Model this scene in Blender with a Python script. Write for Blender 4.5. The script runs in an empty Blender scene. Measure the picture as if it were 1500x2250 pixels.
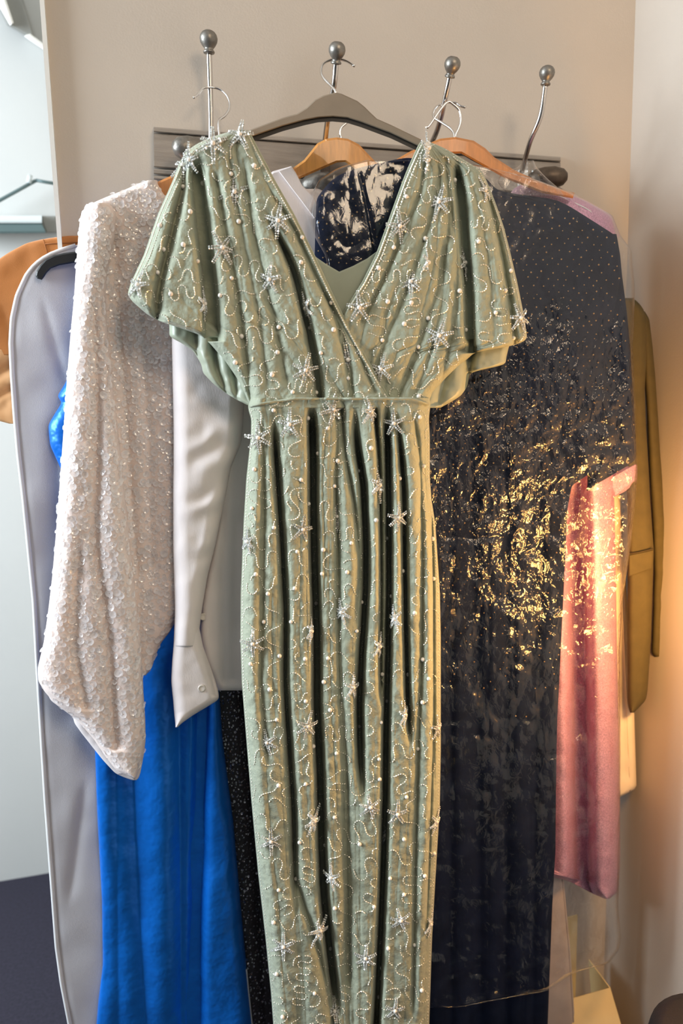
import bpy, math, random
import numpy as np
from mathutils import Matrix, Vector, Quaternion

random.seed(7)
rng = np.random.default_rng(7)
sc = bpy.context.scene
COL = sc.collection

# ------------------------------------------------------------------ camera
W, H = 1500.0, 2250.0
F = 1530.0
PITCH, ROLL = math.radians(7.8), math.radians(1.25)
EYE = np.array([0.0, 0.0, 1.30])
_fw = np.array([0, math.cos(PITCH), -math.sin(PITCH)])
_r0 = np.array([1.0, 0, 0]); _u0 = np.array([0, math.sin(PITCH), math.cos(PITCH)])
_rt = _r0 * math.cos(ROLL) - _u0 * math.sin(ROLL)
_up = _u0 * math.cos(ROLL) + _r0 * math.sin(ROLL)
cam_d = bpy.data.cameras.new('camera'); cam = bpy.data.objects.new('camera', cam_d); COL.objects.link(cam)
cam_d.sensor_fit = 'HORIZONTAL'; cam_d.sensor_width = 24.0; cam_d.lens = 24.0 * F / W
cam_d.clip_start = 0.02
M = Matrix(((_rt[0], _up[0], -_fw[0], EYE[0]), (_rt[1], _up[1], -_fw[1], EYE[1]), (_rt[2], _up[2], -_fw[2], EYE[2]), (0, 0, 0, 1)))
cam.matrix_world = M
cam_d.dof.use_dof = True; cam_d.dof.focus_distance = 0.99; cam_d.dof.aperture_fstop = 3.2
sc.camera = cam

# ------------------------------------------------------------------ world, lights, exposure
sc.view_settings.view_transform = 'Standard'; sc.view_settings.look = 'None'
sc.view_settings.gamma = 1.0; sc.view_settings.use_curve_mapping = False
sc.view_settings.exposure = 0.0
wd = bpy.data.worlds.new('room_air'); sc.world = wd; wd.use_nodes = True
bg = wd.node_tree.nodes['Background']; bg.inputs[0].default_value = (0.86, 0.93, 1.0, 1); bg.inputs[1].default_value = 0.11


def area(name, loc, target, size, size_y, power, col):
    d = bpy.data.lights.new(name, 'AREA'); d.shape = 'RECTANGLE'; d.size = size; d.size_y = size_y
    d.energy = power; d.color = col
    o = bpy.data.objects.new(name, d); COL.objects.link(o); o.location = loc
    o.rotation_euler = (Vector(target) - Vector(loc)).to_track_quat('-Z', 'Y').to_euler()
    return o


area('window_daylight', (-2.45, 0.22, 1.85), (0.0, 1.0, 1.2), 1.0, 1.3, 128, (0.82, 0.915, 1.0))
area('ceiling_lamp', (0.98, -0.60, 2.48), (0.05, 1.05, 1.25), 0.9, 0.9, 38, (1.0, 0.79, 0.57))
ld = bpy.data.lights.new('bedside_lamp', 'POINT'); ld.energy = 11.5; ld.color = (1.0, 0.50, 0.14); ld.shadow_soft_size = 0.05
lo = bpy.data.objects.new('bedside_lamp', ld); COL.objects.link(lo); lo.location = (0.51, 0.86, 1.02)


# ------------------------------------------------------------------ materials
def mat(name, col, rough=0.8, metal=0.0, var=0.0, vscale=20, bump=0.0, bscale=400, spec=0.5, sheen=0.0, coat=0.0, bump2=0.0, b2scale=30, trans=0.0, aniso=0.0, col2=None, stretch=None):
    m = bpy.data.materials.new(name); m.use_nodes = True
    nt = m.node_tree; N = nt.nodes; L = nt.links; p = N['Principled BSDF']
    p.inputs['Base Color'].default_value = (*col, 1); p.inputs['Roughness'].default_value = rough
    p.inputs['Metallic'].default_value = metal; p.inputs['Specular IOR Level'].default_value = spec
    p.inputs['Sheen Weight'].default_value = sheen; p.inputs['Coat Weight'].default_value = coat
    p.inputs['Transmission Weight'].default_value = trans; p.inputs['Anisotropic'].default_value = aniso
    tc = N.new('ShaderNodeTexCoord'); vec = tc.outputs['Object']
    if stretch:
        mp = N.new('ShaderNodeMapping'); mp.inputs['Scale'].default_value = stretch
        L.new(vec, mp.inputs['Vector']); vec = mp.outputs['Vector']
    if var > 0 or col2:
        n = N.new('ShaderNodeTexNoise'); n.inputs['Scale'].default_value = vscale; n.inputs['Detail'].default_value = 5
        L.new(vec, n.inputs['Vector'])
        r = N.new('ShaderNodeValToRGB')
        a = tuple(c * (1 - var) for c in col); b = col2 or tuple(min(1, c * (1 + var)) for c in col)
        r.color_ramp.elements[0].color = (*a, 1); r.color_ramp.elements[1].color = (*b, 1)
        r.color_ramp.elements[0].position = 0.3; r.color_ramp.elements[1].position = 0.7
        L.new(n.outputs['Fac'], r.inputs['Fac']); L.new(r.outputs['Color'], p.inputs['Base Color'])
    last = None
    for amt, s in ((bump2, b2scale), (bump, bscale)):
        if amt > 0:
            n = N.new('ShaderNodeTexNoise'); n.inputs['Scale'].default_value = s; n.inputs['Detail'].default_value = 3
            L.new(vec, n.inputs['Vector'])
            b = N.new('ShaderNodeBump'); b.inputs['Strength'].default_value = amt; b.inputs['Distance'].default_value = 0.6 / s
            L.new(n.outputs['Fac'], b.inputs['Height'])
            if last: L.new(last.outputs['Normal'], b.inputs['Normal'])
            last = b
    if last: L.new(last.outputs['Normal'], p.inputs['Normal'])
    return m


MT = dict(
    wall=mat('beige_wall_paint', (0.60, 0.53, 0.455), 0.85, var=0.03, vscale=6, bump=0.12, bscale=350),
    rwall=mat('pale_wall_paint', (0.52, 0.455, 0.385), 0.85, var=0.03, vscale=6, bump=0.12, bscale=350),
    fwall=mat('white_wall_paint', (0.56, 0.565, 0.545), 0.85, var=0.02, vscale=4),
    white=mat('white_gloss_paint', (0.80, 0.79, 0.75), 0.5),
    carpet=mat('dark_carpet', (0.018, 0.016, 0.030), 0.95, var=0.3, vscale=150, bump=0.6, bscale=600),
    board=mat('grey_stained_wood', (0.33, 0.285, 0.24), 0.5, var=0.16, vscale=14, bump=0.2, bscale=90, stretch=(1, 1, 12)),
    iron=mat('pewter_metal', (0.24, 0.225, 0.20), 0.42, metal=0.8, var=0.25, vscale=120, bump=0.15, bscale=200),
    bronze=mat('dark_bronze_metal', (0.10, 0.075, 0.055), 0.45, metal=0.7, var=0.2, vscale=120),
    steel=mat('brushed_steel', (0.62, 0.58, 0.54), 0.24, metal=1.0),
    chrome=mat('chrome_wire', (0.75, 0.73, 0.71), 0.15, metal=1.0),
    taupe=mat('taupe_plastic', (0.215, 0.168, 0.118), 0.6, var=0.06, vscale=40, bump=0.08, bscale=900),
    taupe_shade=mat('shaded_underside_plastic', (0.02, 0.016, 0.012), 0.6),  # same taupe plastic, with the underside's shade painted in as near-black
    wood=mat('honey_wood', (0.60, 0.255, 0.055), 0.42, var=0.16, vscale=16, stretch=(14, 14, 2), coat=0.2),
    wood2=mat('orange_wood', (0.52, 0.20, 0.05), 0.42, var=0.16, vscale=16, stretch=(14, 14, 2), coat=0.2),
    sage=mat('sage_chiffon', (0.325, 0.352, 0.258), 0.72, var=0.06, vscale=25, bump=0.25, bscale=900, bump2=0.5, b2scale=95, sheen=0.15),
    sage_satin=mat('sage_lining_satin', (0.36, 0.395, 0.30), 0.42, var=0.06, vscale=30, bump=0.1, bscale=900),
    bead=mat('silver_beads', (0.88, 0.84, 0.72), 0.25, metal=0.2),
    crystal=mat('crystal_beads', (0.74, 0.75, 0.72), 0.12, metal=0.45, var=0.3, vscale=900),
    pearl=mat('pearl_white', (0.84, 0.80, 0.72), 0.18, coat=0.6),
    ivory=mat('ivory_net', (0.80, 0.68, 0.625), 0.8, var=0.05, vscale=30, bump=0.3, bscale=500),
    sequin=mat('clear_sequin', (0.92, 0.88, 0.88), 0.16, metal=0.1, coat=0.7, var=0.10, vscale=300),
    linen=mat('white_linen', (0.78, 0.71, 0.695), 0.85, var=0.03, vscale=60, bump=0.25, bscale=900, stretch=(1, 1, 0.2)),
    button=mat('shirt_button', (0.66, 0.60, 0.54), 0.3),
    blue=mat('royal_blue_satin', (0.005, 0.165, 0.68), 0.33, metal=0.32, var=0.10, vscale=9, bump=0.12, bscale=1200, bump2=0.25, b2scale=22, aniso=0.3),
    darkseq=mat('charcoal_net', (0.045, 0.038, 0.042), 0.5, bump=0.5, bscale=500),
    darkdisc=mat('charcoal_sequin', (0.42, 0.40, 0.43), 0.2, metal=0.85),
    bag=mat('grey_nonwoven', (0.50, 0.495, 0.53), 0.85, var=0.04, vscale=5, bump=0.35, bscale=700),
    piping=mat('pale_piping', (0.68, 0.68, 0.69), 0.7, bump=0.2, bscale=700),
    tan=mat('tan_wool', (0.50, 0.185, 0.042), 0.8, var=0.08, vscale=12, bump=0.3, bscale=900, sheen=0.2),
    tan_dark=mat('tan_seam', (0.30, 0.105, 0.025), 0.9),
    tan_pale=mat('pale_tan_lining', (0.66, 0.36, 0.16), 0.75),
    black=mat('black_plastic', (0.008, 0.010, 0.012), 0.4),
    navy=mat('navy_tulle', (0.008, 0.013, 0.032), 0.8, var=0.25, vscale=30, bump=0.3, bscale=600, sheen=0.0, spec=0.06),
    gold=mat('gold_dot', (0.80, 0.55, 0.28), 0.3, metal=0.5),
    pink=mat('pink_glitter', (0.58, 0.32, 0.46), 0.42, var=0.3, vscale=450, bump=0.8, bscale=700, metal=0.3),
    cream=mat('cream_cotton', (0.80, 0.70, 0.55), 0.8, bump=0.1, bscale=700),
    pale=mat('pale_petticoat', (0.48, 0.40, 0.36), 0.7, var=0.06, vscale=40),
    olive=mat('olive_wool', (0.078, 0.060, 0.020), 0.85, var=0.1, vscale=60, bump=0.3, bscale=900),
    olive_dark=mat('olive_seam', (0.05, 0.035, 0.012), 0.9),
    paper=mat('cream_paper', (0.86, 0.66, 0.33), 0.7, var=0.05, vscale=20),
    leather=mat('black_leather', (0.008, 0.008, 0.009), 0.5, bump=0.2, bscale=300),
    fix=mat('grey_green_metal', (0.10, 0.15, 0.15), 0.45, metal=0.2),
    fixpale=mat('pale_metal', (0.62, 0.68, 0.68), 0.4),
    beam=mat('grey_beam', (0.22, 0.22, 0.20), 0.7),
)


def film_mat():
    m = bpy.data.materials.new('clear_plastic_film'); m.use_nodes = True
    nt = m.node_tree; N = nt.nodes; L = nt.links; N.clear()
    out = N.new('ShaderNodeOutputMaterial')
    tc = N.new('ShaderNodeTexCoord')
    mp = N.new('ShaderNodeMapping'); mp.inputs['Scale'].default_value = (1.0, 1.0, 0.75)
    L.new(tc.outputs['Object'], mp.inputs['Vector'])
    n1 = N.new('ShaderNodeTexNoise'); n1.noise_type = 'RIDGED_MULTIFRACTAL'; n1.inputs['Scale'].default_value = 26; n1.inputs['Detail'].default_value = 4
    n1.inputs['Distortion'].default_value = 0.6
    n2 = N.new('ShaderNodeTexNoise'); n2.inputs['Scale'].default_value = 95; n2.inputs['Detail'].default_value = 3; n2.inputs['Distortion'].default_value = 0.8
    for n in (n1, n2): L.new(mp.outputs['Vector'], n.inputs['Vector'])
    b1 = N.new('ShaderNodeBump'); b1.inputs['Strength'].default_value = 0.5; b1.inputs['Distance'].default_value = 0.010
    b2 = N.new('ShaderNodeBump'); b2.inputs['Strength'].default_value = 0.6; b2.inputs['Distance'].default_value = 0.006
    L.new(n1.outputs['Fac'], b1.inputs['Height']); L.new(n2.outputs['Fac'], b2.inputs['Height']); L.new(b1.outputs['Normal'], b2.inputs['Normal'])
    ge = N.new('ShaderNodeNewGeometry'); sx = N.new('ShaderNodeSeparateXYZ'); L.new(ge.outputs['Position'], sx.inputs[0])
    r1 = N.new('ShaderNodeMapRange'); r1.inputs[1].default_value = 1.50; r1.inputs[2].default_value = 1.33; r1.inputs[3].default_value = 0.10; r1.inputs[4].default_value = 1.0
    r2 = N.new('ShaderNodeMapRange'); r2.inputs[1].default_value = 1.05; r2.inputs[2].default_value = 0.70; r2.inputs[3].default_value = 1.0; r2.inputs[4].default_value = 0.55
    mu = N.new('ShaderNodeMath'); mu.operation = 'MULTIPLY'; L.new(sx.outputs[2], r1.inputs[0]); L.new(sx.outputs[2], r2.inputs[0])
    L.new(r1.outputs[0], mu.inputs[0]); L.new(r2.outputs[0], mu.inputs[1])
    for b, k in ((b1, 0.55), (b2, 0.6)):
        q = N.new('ShaderNodeMath'); q.operation = 'MULTIPLY'; q.inputs[1].default_value = k; L.new(mu.outputs[0], q.inputs[0]); L.new(q.outputs[0], b.inputs['Strength'])
    g = N.new('ShaderNodeBsdfGlossy'); g.inputs['Roughness'].default_value = 0.095; g.inputs['Color'].default_value = (1, 1, 1, 1)
    L.new(b2.outputs['Normal'], g.inputs['Normal'])
    t = N.new('ShaderNodeBsdfTransparent'); t.inputs['Color'].default_value = (0.97, 0.97, 0.97, 1)
    d = N.new('ShaderNodeBsdfTranslucent'); d.inputs['Color'].default_value = (0.9, 0.9, 0.9, 1)
    lw = N.new('ShaderNodeLayerWeight'); lw.inputs['Blend'].default_value = 0.5; L.new(b2.outputs['Normal'], lw.inputs['Normal'])
    pw = N.new('ShaderNodeMath'); pw.operation = 'POWER'; pw.inputs[1].default_value = 5.0; L.new(lw.outputs['Facing'], pw.inputs[0])
    fr = N.new('ShaderNodeMapRange'); fr.inputs[3].default_value = 0.045; fr.inputs[4].default_value = 1.0; L.new(pw.outputs[0], fr.inputs[0])
    m1 = N.new('ShaderNodeMixShader'); m1.inputs[0].default_value = 0.009
    L.new(t.outputs[0], m1.inputs[1]); L.new(d.outputs[0], m1.inputs[2])
    m2 = N.new('ShaderNodeMixShader'); L.new(fr.outputs[0], m2.inputs[0]); L.new(m1.outputs[0], m2.inputs[1]); L.new(g.outputs[0], m2.inputs[2])
    L.new(m2.outputs[0], out.inputs[0])
    return m


MT['film'] = film_mat()
_n = MT['sequin'].node_tree.nodes['Principled BSDF']; _n.inputs['Alpha'].default_value = 0.55

# ------------------------------------------------------------------ object helpers
ORG = {}


def thing(name, label, cat, loc, group=None):
    o = bpy.data.objects.new(name, None); COL.objects.link(o); o.empty_display_size = 0.05
    o.location = loc; o['label'] = label; o['category'] = cat
    if group: o['group'] = group
    ORG[o.name] = np.array(loc, float)
    return o


def mk(name, V, Fc, m, parent=None, smooth=True, kind=None, label=None, at=None):
    """Link one mesh object; V are world points, kept relative to `at` (or to the parent's own place)."""
    V = np.asarray(V, float).reshape(-1, 3)
    base = ORG[parent.name] if parent is not None else np.zeros(3)
    org = np.array(at, float) if at is not None else (base if parent is not None else np.zeros(3))
    me = bpy.data.meshes.new(name)
    me.from_pydata((V - org).tolist(), [], Fc if isinstance(Fc, list) else Fc.tolist())
    if smooth: me.polygons.foreach_set('use_smooth', [True] * len(me.polygons))
    me.materials.append(m); me.update()
    o = bpy.data.objects.new(name, me); COL.objects.link(o)
    if parent is not None: o.parent = parent
    o.location = org - base
    ORG[o.name] = org
    if kind: o['kind'] = kind
    if label: o['label'] = label
    return o


def tag(o, label, cat, group=None):
    o['label'] = label; o['category'] = cat
    if group: o['group'] = group
    return o


# ------------------------------------------------------------------ geometry helpers
def rays(px, py):
    px = np.asarray(px, float); py = np.asarray(py, float)
    a = (px - W / 2) / F; b = -(py - H / 2) / F
    return _fw + a[..., None] * _rt + b[..., None] * _up


class Plane:
    """A vertical plane: passes the point that the pixel (px, py) sees at depth Y, turned by yaw."""
    def __init__(s, px, py, Y, yaw):
        d = rays(px, py); s.p = EYE + d * (Y / d[1]); y = math.radians(yaw)
        s.n = np.array([math.sin(y), -math.cos(y), 0.0]); s.d = np.array([math.cos(y), math.sin(y), 0.0])

    def at(s, px, py, h=0.0):
        d = rays(px, py)
        t = ((s.p - EYE) @ s.n + np.asarray(h, float)) / (d @ s.n)
        return EYE + d * t[..., None]

    def off(s, h):
        q = Plane.__new__(Plane); q.p = s.p + s.n * h; q.n = s.n; q.d = s.d
        return q


_NT = rng.random((8, 256, 256))


def vnoise(x, y, seed=0):
    T = _NT[seed % 8]
    xi = np.floor(x).astype(int); yi = np.floor(y).astype(int); fx = x - xi; fy = y - yi
    fx = fx * fx * (3 - 2 * fx); fy = fy * fy * (3 - 2 * fy)
    a = T[xi & 255, yi & 255]; b = T[(xi + 1) & 255, yi & 255]; c = T[xi & 255, (yi + 1) & 255]; d = T[(xi + 1) & 255, (yi + 1) & 255]
    return (a * (1 - fx) + b * fx) * (1 - fy) + (c * (1 - fx) + d * fx) * fy - 0.5


def smooth_line(pts, sig=10, step=2.0, lo=None, hi=None):
    """x as a smoothed function of y through pts [(x, y), ...]; returns dense arrays."""
    p = sorted(pts, key=lambda q: q[1]); xs = [q[0] for q in p]; ys = [q[1] for q in p]
    lo = ys[0] if lo is None else lo; hi = ys[-1] if hi is None else hi
    Y = np.arange(lo, hi + step, step); X = np.interp(Y, ys, xs)
    if sig > 0 and len(Y) > 5:
        k = int(min(3 * sig / step, len(Y) - 2))
        if k >= 1:
            w = np.exp(-0.5 * (np.arange(-k, k + 1) * step / sig) ** 2); w /= w.sum()
            E = np.concatenate([2 * X[0] - X[k:0:-1], X, 2 * X[-1] - X[-2:-k - 2:-1]])
            X = np.convolve(E, w, 'valid')
    return Y, X


class Sheet:
    """A hanging cloth: outline rows (y, xl, xr) in the photograph's frame, on its own vertical plane,
    with a rounded front, folds (valley lines) and small gathers in real depth, and a back."""
    def __init__(s, rows, plane, bulge=0.02, edge=40, valleys=(), gathers=0, gamp=0.002, gw=7, noise=0.0, nscale=25, sig=6, h0=0.0, seed=1, extra=None, er=None):
        s.pl = plane; s.b = bulge; s.e = edge; s.er = er or edge; s.h0 = h0; s.noise = noise; s.ns = nscale; s.seed = seed; s.extra = extra
        s.y0, s.y1 = rows[0][0], rows[-1][0]
        s.YL, s.XL = smooth_line([(r[1], r[0]) for r in rows], sig); s.YR, s.XR = smooth_line([(r[2], r[0]) for r in rows], sig)
        s.vs = []
        for v in valleys:
            pts, depth, w, gap = v[:4]
            Y, X = smooth_line(pts, 22); fade = v[4] if len(v) > 4 else (60, 60)
            s.vs.append((Y, X, depth, w, gap, fade))
        r = np.random.default_rng(seed + 50)
        s.gs = [(u, gamp * r.uniform(0.4, 1.3), gw * r.uniform(0.6, 1.6), r.uniform(0, 100), r.integers(0, 8)) for u in np.sort(r.uniform(0.02, 0.98, gathers))]

    def xl(s, y): return np.interp(y, s.YL, s.XL)
    def xr(s, y): return np.interp(y, s.YR, s.XR)

    def h(s, px, py):
        L, R = s.xl(py), s.xr(py)
        wd = np.maximum(R - L, 1.0)
        el = np.minimum(s.e, wd * 0.5); er_ = np.minimum(s.er, wd * 0.5)
        a = np.clip((px - L) / el, 0, 1); b = np.clip((R - px) / er_, 0, 1)
        env = np.sqrt(np.maximum(1 - (1 - a) ** 2, 0)) * np.sqrt(np.maximum(1 - (1 - b) ** 2, 0))
        h = s.h0 + s.b * env
        rel = np.zeros_like(h)
        for Y, X, dp, w, gap, fade in s.vs:
            vx = np.interp(py, Y, X)
            st = np.clip((py - Y[0]) / max(fade[0], 1), 0, 1) * np.clip((Y[-1] - py) / max(fade[1], 1), 0, 1)
            st = st * st * (3 - 2 * st)
            t = np.maximum(np.abs(px - vx) - gap / 2, 0) / w
            rel -= dp * st * np.exp(-t * t * 0.5 - t * 0.8)
        u = (px - L) / wd
        for uk, am, w, ph, sd in s.gs:
            t = np.abs(px - (L + uk * wd + 6 * vnoise(py / 160 + ph, ph + 0 * py, sd))) / w
            st = np.clip(0.5 + 2.2 * vnoise(py / 220 + ph * 3, ph + 0 * py, sd), 0, 1)
            rel -= am * st * np.exp(-t)
        if s.noise > 0:
            rel += s.noise * (vnoise(px / s.ns, py / s.ns, s.seed) + 0.5 * vnoise(px / s.ns * 2.1, py / s.ns * 2.1, s.seed + 1))
        if s.extra is not None: rel += s.extra(px, py)
        return h + rel * np.clip(env * 1.4, 0, 1)

    def S(s, px, py, add=0.0):
        px = np.asarray(px, float); py = np.asarray(py, float)
        return s.pl.at(px, py, s.h(px, py) + add)

    def frame(s, px, py, add=0.0, e=3.0):
        P = s.S(px, py, add); A = s.S(px + e, py, add) - s.S(px - e, py, add); B = s.S(px, py - e, add) - s.S(px, py + e, add)
        n = np.cross(A, B); n /= np.linalg.norm(n, axis=-1, keepdims=True) + 1e-12
        return P, A, B, n

    def grid(s, nr, nc):
        y = np.linspace(s.y0, s.y1, nr); u = np.linspace(0, 1, nc); u = 0.5 - 0.5 * np.cos(np.pi * u) * (0.35) - 0.65 * (0.5 - u)
        u = (u - u[0]) / (u[-1] - u[0])
        PY = np.repeat(y[:, None], nc, 1); PX = s.xl(y)[:, None] + (s.xr(y) - s.xl(y))[:, None] * u[None, :]
        return PX, PY

    def mesh(s, name, m, parent, nr=200, nc=100, back=0.012, label=None):
        PX, PY = s.grid(nr, nc)
        Vf = s.S(PX, PY).reshape(-1, 3)
        i = np.arange(nr * nc).reshape(nr, nc)
        Fq = np.stack([i[:-1, :-1], i[1:, :-1], i[1:, 1:], i[:-1, 1:]], -1).reshape(-1, 4)
        if back:
            cs = np.unique(np.concatenate([np.arange(0, nc, 6), [nc - 1]])); rs = np.arange(nr)
            # the back follows the outline at full row density but with fewer columns
            u = np.zeros((nr, len(cs)))
            PXb = PX[:, cs]; PYb = PY[:, cs]
            Lb = np.minimum(PXb - PX[:, :1], PX[:, -1:] - PXb)
            hb = s.h0 - back * (0.35 + 0.65 * np.clip(Lb / max(s.e, 1), 0, 1))
            Vb = s.pl.at(PXb, PYb, hb).reshape(-1, 3)
            j = np.arange(nr * len(cs)).reshape(nr, len(cs)) + nr * nc
            Fb = np.stack([j[:-1, 1:], j[1:, 1:], j[1:, :-1], j[:-1, :-1]], -1).reshape(-1, 4)
            faces = Fq.tolist() + Fb.tolist()
            faces += np.stack([i[1:, 0], i[:-1, 0], j[:-1, 0], j[1:, 0]], -1).tolist()
            faces += np.stack([i[:-1, -1], i[1:, -1], j[1:, -1], j[:-1, -1]], -1).tolist()
            for row in (0, nr - 1):
                for k in range(len(cs) - 1):
                    idx = list(i[row, cs[k]:cs[k + 1] + 1]); poly = [int(q) for q in idx] + [int(j[row, k + 1]), int(j[row, k])]
                    faces.append(poly if row == 0 else poly[::-1])
            V = np.concatenate([Vf, Vb])
            return mk(name, V, faces, m, parent, label=label)
        return mk(name, Vf, Fq, m, parent, label=label)


def tube(pts, r, n=10, caps=True):
    """Swept round tube through 3-D points; r a number or one per point."""
    P = np.asarray(pts, float); k = len(P); r = np.broadcast_to(np.asarray(r, float), (k,))
    T = np.gradient(P, axis=0); T /= np.linalg.norm(T, axis=1, keepdims=True) + 1e-12
    ref = np.array([0.0, 0, 1]) if abs(T[0][2]) < 0.9 else np.array([1.0, 0, 0])
    A = np.cross(T[0], ref); A /= np.linalg.norm(A); V = []
    for i in range(k):
        A = A - T[i] * (A @ T[i]); A /= np.linalg.norm(A) + 1e-12; B = np.cross(T[i], A)
        for j in range(n):
            a = 2 * math.pi * j / n; V.append(P[i] + r[i] * (math.cos(a) * A + math.sin(a) * B))
    Fc = [[i * n + j, i * n + (j + 1) % n, (i + 1) * n + (j + 1) % n, (i + 1) * n + j] for i in range(k - 1) for j in range(n)]
    if caps: Fc += [list(range(n))[::-1], [(k - 1) * n + j for j in range(n)]]
    return np.array(V), Fc


def spline(pts, n=8):
    P = np.asarray(pts, float); out = []
    E = np.concatenate([[2 * P[0] - P[1]], P, [2 * P[-1] - P[-2]]])
    for i in range(1, len(E) - 2):
        for t in np.linspace(0, 1, n, endpoint=False):
            a, b, c, d = E[i - 1], E[i], E[i + 1], E[i + 2]
            out.append(0.5 * ((2 * b) + (c - a) * t + (2 * a - 5 * b + 4 * c - d) * t * t + (3 * b - a - 3 * c + d) * t ** 3))
    out.append(P[-1]); return np.array(out)


def lathe(prof, org, axis, n=20):
    """Profile [(radius, distance along axis)] turned about an axis."""
    ax = np.asarray(axis, float); ax = ax / np.linalg.norm(ax); ref = np.array([0, 0, 1.0]) if abs(ax[2]) < 0.9 else np.array([1.0, 0, 0])
    A = np.cross(ax, ref); A /= np.linalg.norm(A); B = np.cross(ax, A); V = []
    for r, d in prof:
        for j in range(n):
            a = 2 * math.pi * j / n; V.append(np.asarray(org) + ax * d + r * (math.cos(a) * A + math.sin(a) * B))
    Fc = [[i * n + j, i * n + (j + 1) % n, (i + 1) * n + (j + 1) % n, (i + 1) * n + j] for i in range(len(prof) - 1) for j in range(n)]
    Fc += [list(range(n))[::-1], [(len(prof) - 1) * n + j for j in range(n)]]
    return np.array(V), Fc


def slab(poly, plane, h0, h1, inset=0.0):
    """A flat outline (photo frame) given thickness between h0 and h1 off its plane, with a chamfered front."""
    P = np.array(poly, float); n = len(P); c = P.mean(0)
    A = plane.at(P[:, 0], P[:, 1], np.full(n, h0)); B = plane.at(P[:, 0], P[:, 1], np.full(n, h1 - inset))
    V = [A, B]; Fc = [list(range(n)), ]
    if inset > 0:
        nx = np.roll(P, -1, 0) - np.roll(P, 1, 0); nx /= np.linalg.norm(nx, axis=1, keepdims=True) + 1e-9
        nrm = np.stack([-nx[:, 1], nx[:, 0]], 1); area = 0.5 * np.sum(P[:, 0] * np.roll(P[:, 1], -1) - np.roll(P[:, 0], -1) * P[:, 1])
        nrm *= np.sign(area); Q = P + nrm * inset * F
        V.append(plane.at(Q[:, 0], Q[:, 1], np.full(n, h1)))
    for k in range(len(V) - 1):
        Fc += [[k * n + i, (k + 1) * n + i, (k + 1) * n + (i + 1) % n, k * n + (i + 1) % n] for i in range(n)]
    Fc.append([(len(V) - 1) * n + i for i in range(n)][::-1])
    return np.concatenate(V), Fc


def box(c, d, n, hx, hn, z0, z1):
    """Box about point c (x, y), long side along d, thick along n."""
    V = []
    for z in (z0, z1):
        for sx, sn in ((-1, -1), (1, -1), (1, 1), (-1, 1)):
            q = np.array([c[0], c[1], 0]) + d * hx * sx + n * hn * sn; q[2] = z; V.append(q)
    return np.array(V), [[0, 3, 2, 1], [4, 5, 6, 7], [0, 1, 5, 4], [1, 2, 6, 5], [2, 3, 7, 6], [3, 0, 4, 7]]


def cat(*vf):
    V = []; Fc = []; o = 0
    for v, f in vf:
        V.append(np.asarray(v)); Fc += [[int(i) + o for i in q] for q in f]; o += len(v)
    return np.concatenate(V), Fc


# ------------------------------------------------------------------ the room
WALL = Plane(460, 305, 1.12, 14.5)
WN, WD = WALL.n, WALL.d
cl = WALL.at(117, 250); cr = WALL.at(1388, 250)          # the wall's free edge and the inner corner
CL, CR = np.array([cl[0], cl[1], 0]), np.array([cr[0], cr[1], 0])
fl = rays(50, 1928); FLR = EYE + fl * (-EYE[2] / fl[2])    # where the far wall meets the floor
CEIL = 2.55


def wall_box(name, a, b, n, thick, m, z0=0.0, z1=CEIL):
    c = (a + b) / 2; d = (b - a) / np.linalg.norm(b - a)
    V, Fc = box(c - n * thick / 2, d, n, np.linalg.norm(b - a) / 2, thick / 2, z0, z1)
    o = mk(name, V, Fc, m, smooth=False); o['kind'] = 'structure'
    return o


dist_far = (CL - FLR) @ WN
wall_box('wall_back', CL, CR + WD * 0.1, WN, dist_far * 0.9, MT['wall'])
wall_box('wall_right', CR, CR + WN * 3.2, np.array([-WD[0], -WD[1], 0]), 0.1, MT['rwall'])
fa = FLR - WD * 1.6; fb = FLR + WD * 0.9
wall_box('wall_far', np.array([fa[0], fa[1], 0]), np.array([fb[0], fb[1], 0]), WN, 0.1, MT['fwall'])
V = np.array([[-3, -2.5, -0.05], [2.2, -2.5, -0.05], [2.2, 2.6, -0.05], [-3, 2.6, -0.05], [-3, -2.5, 0], [2.2, -2.5, 0], [2.2, 2.6, 0], [-3, 2.6, 0]])
BF = [[0, 3, 2, 1], [4, 5, 6, 7], [0, 1, 5, 4], [1, 2, 6, 5], [2, 3, 7, 6], [3, 0, 4, 7]]
o = mk('floor', V, BF, MT['carpet'], smooth=False); o['kind'] = 'structure'
V2 = V.copy(); V2[:, 2] += CEIL + 0.05
o = mk('ceiling', V2, BF, MT['white'], smooth=False); o['kind'] = 'structure'
# pale corner bead along the wall's free edge
Vt, Ft = box(CL - WD * 0.003 + WN * 0.0005, WD, WN, 0.003, 0.010, 0.0, CEIL)
o = mk('trim_1', Vt, Ft, MT['white'], smooth=False); o['kind'] = 'structure'

# things on the far wall
FAR = Plane.__new__(Plane); FAR.p = FLR; FAR.n = WN; FAR.d = WD
Vb, Fb = slab([(-40, -60), (22, -60), (52, 0), (79, 84), (58, 80), (16, 55), (-10, 0)], FAR, 0.005, 0.10, 0.004)
o = mk('trim_2', Vb, Fb, MT['beam'], smooth=False); o['kind'] = 'structure'
Vb, Fb = slab([(53, 80), (66, 74), (112, 108), (112, 118), (100, 112)], FAR, 0.005, 0.11, 0.003)
o = mk('trim_3', Vb, Fb, MT['white'], smooth=False); o['kind'] = 'structure'
Vb, Fb = slab([(-14, -40), (0, -40), (30, 50), (22, 56), (-4, 10)], FAR, 0.10, 0.125, 0.003)
o = mk('trim_4', Vb, Fb, MT['white'], smooth=False); o['kind'] = 'structure'

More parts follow.
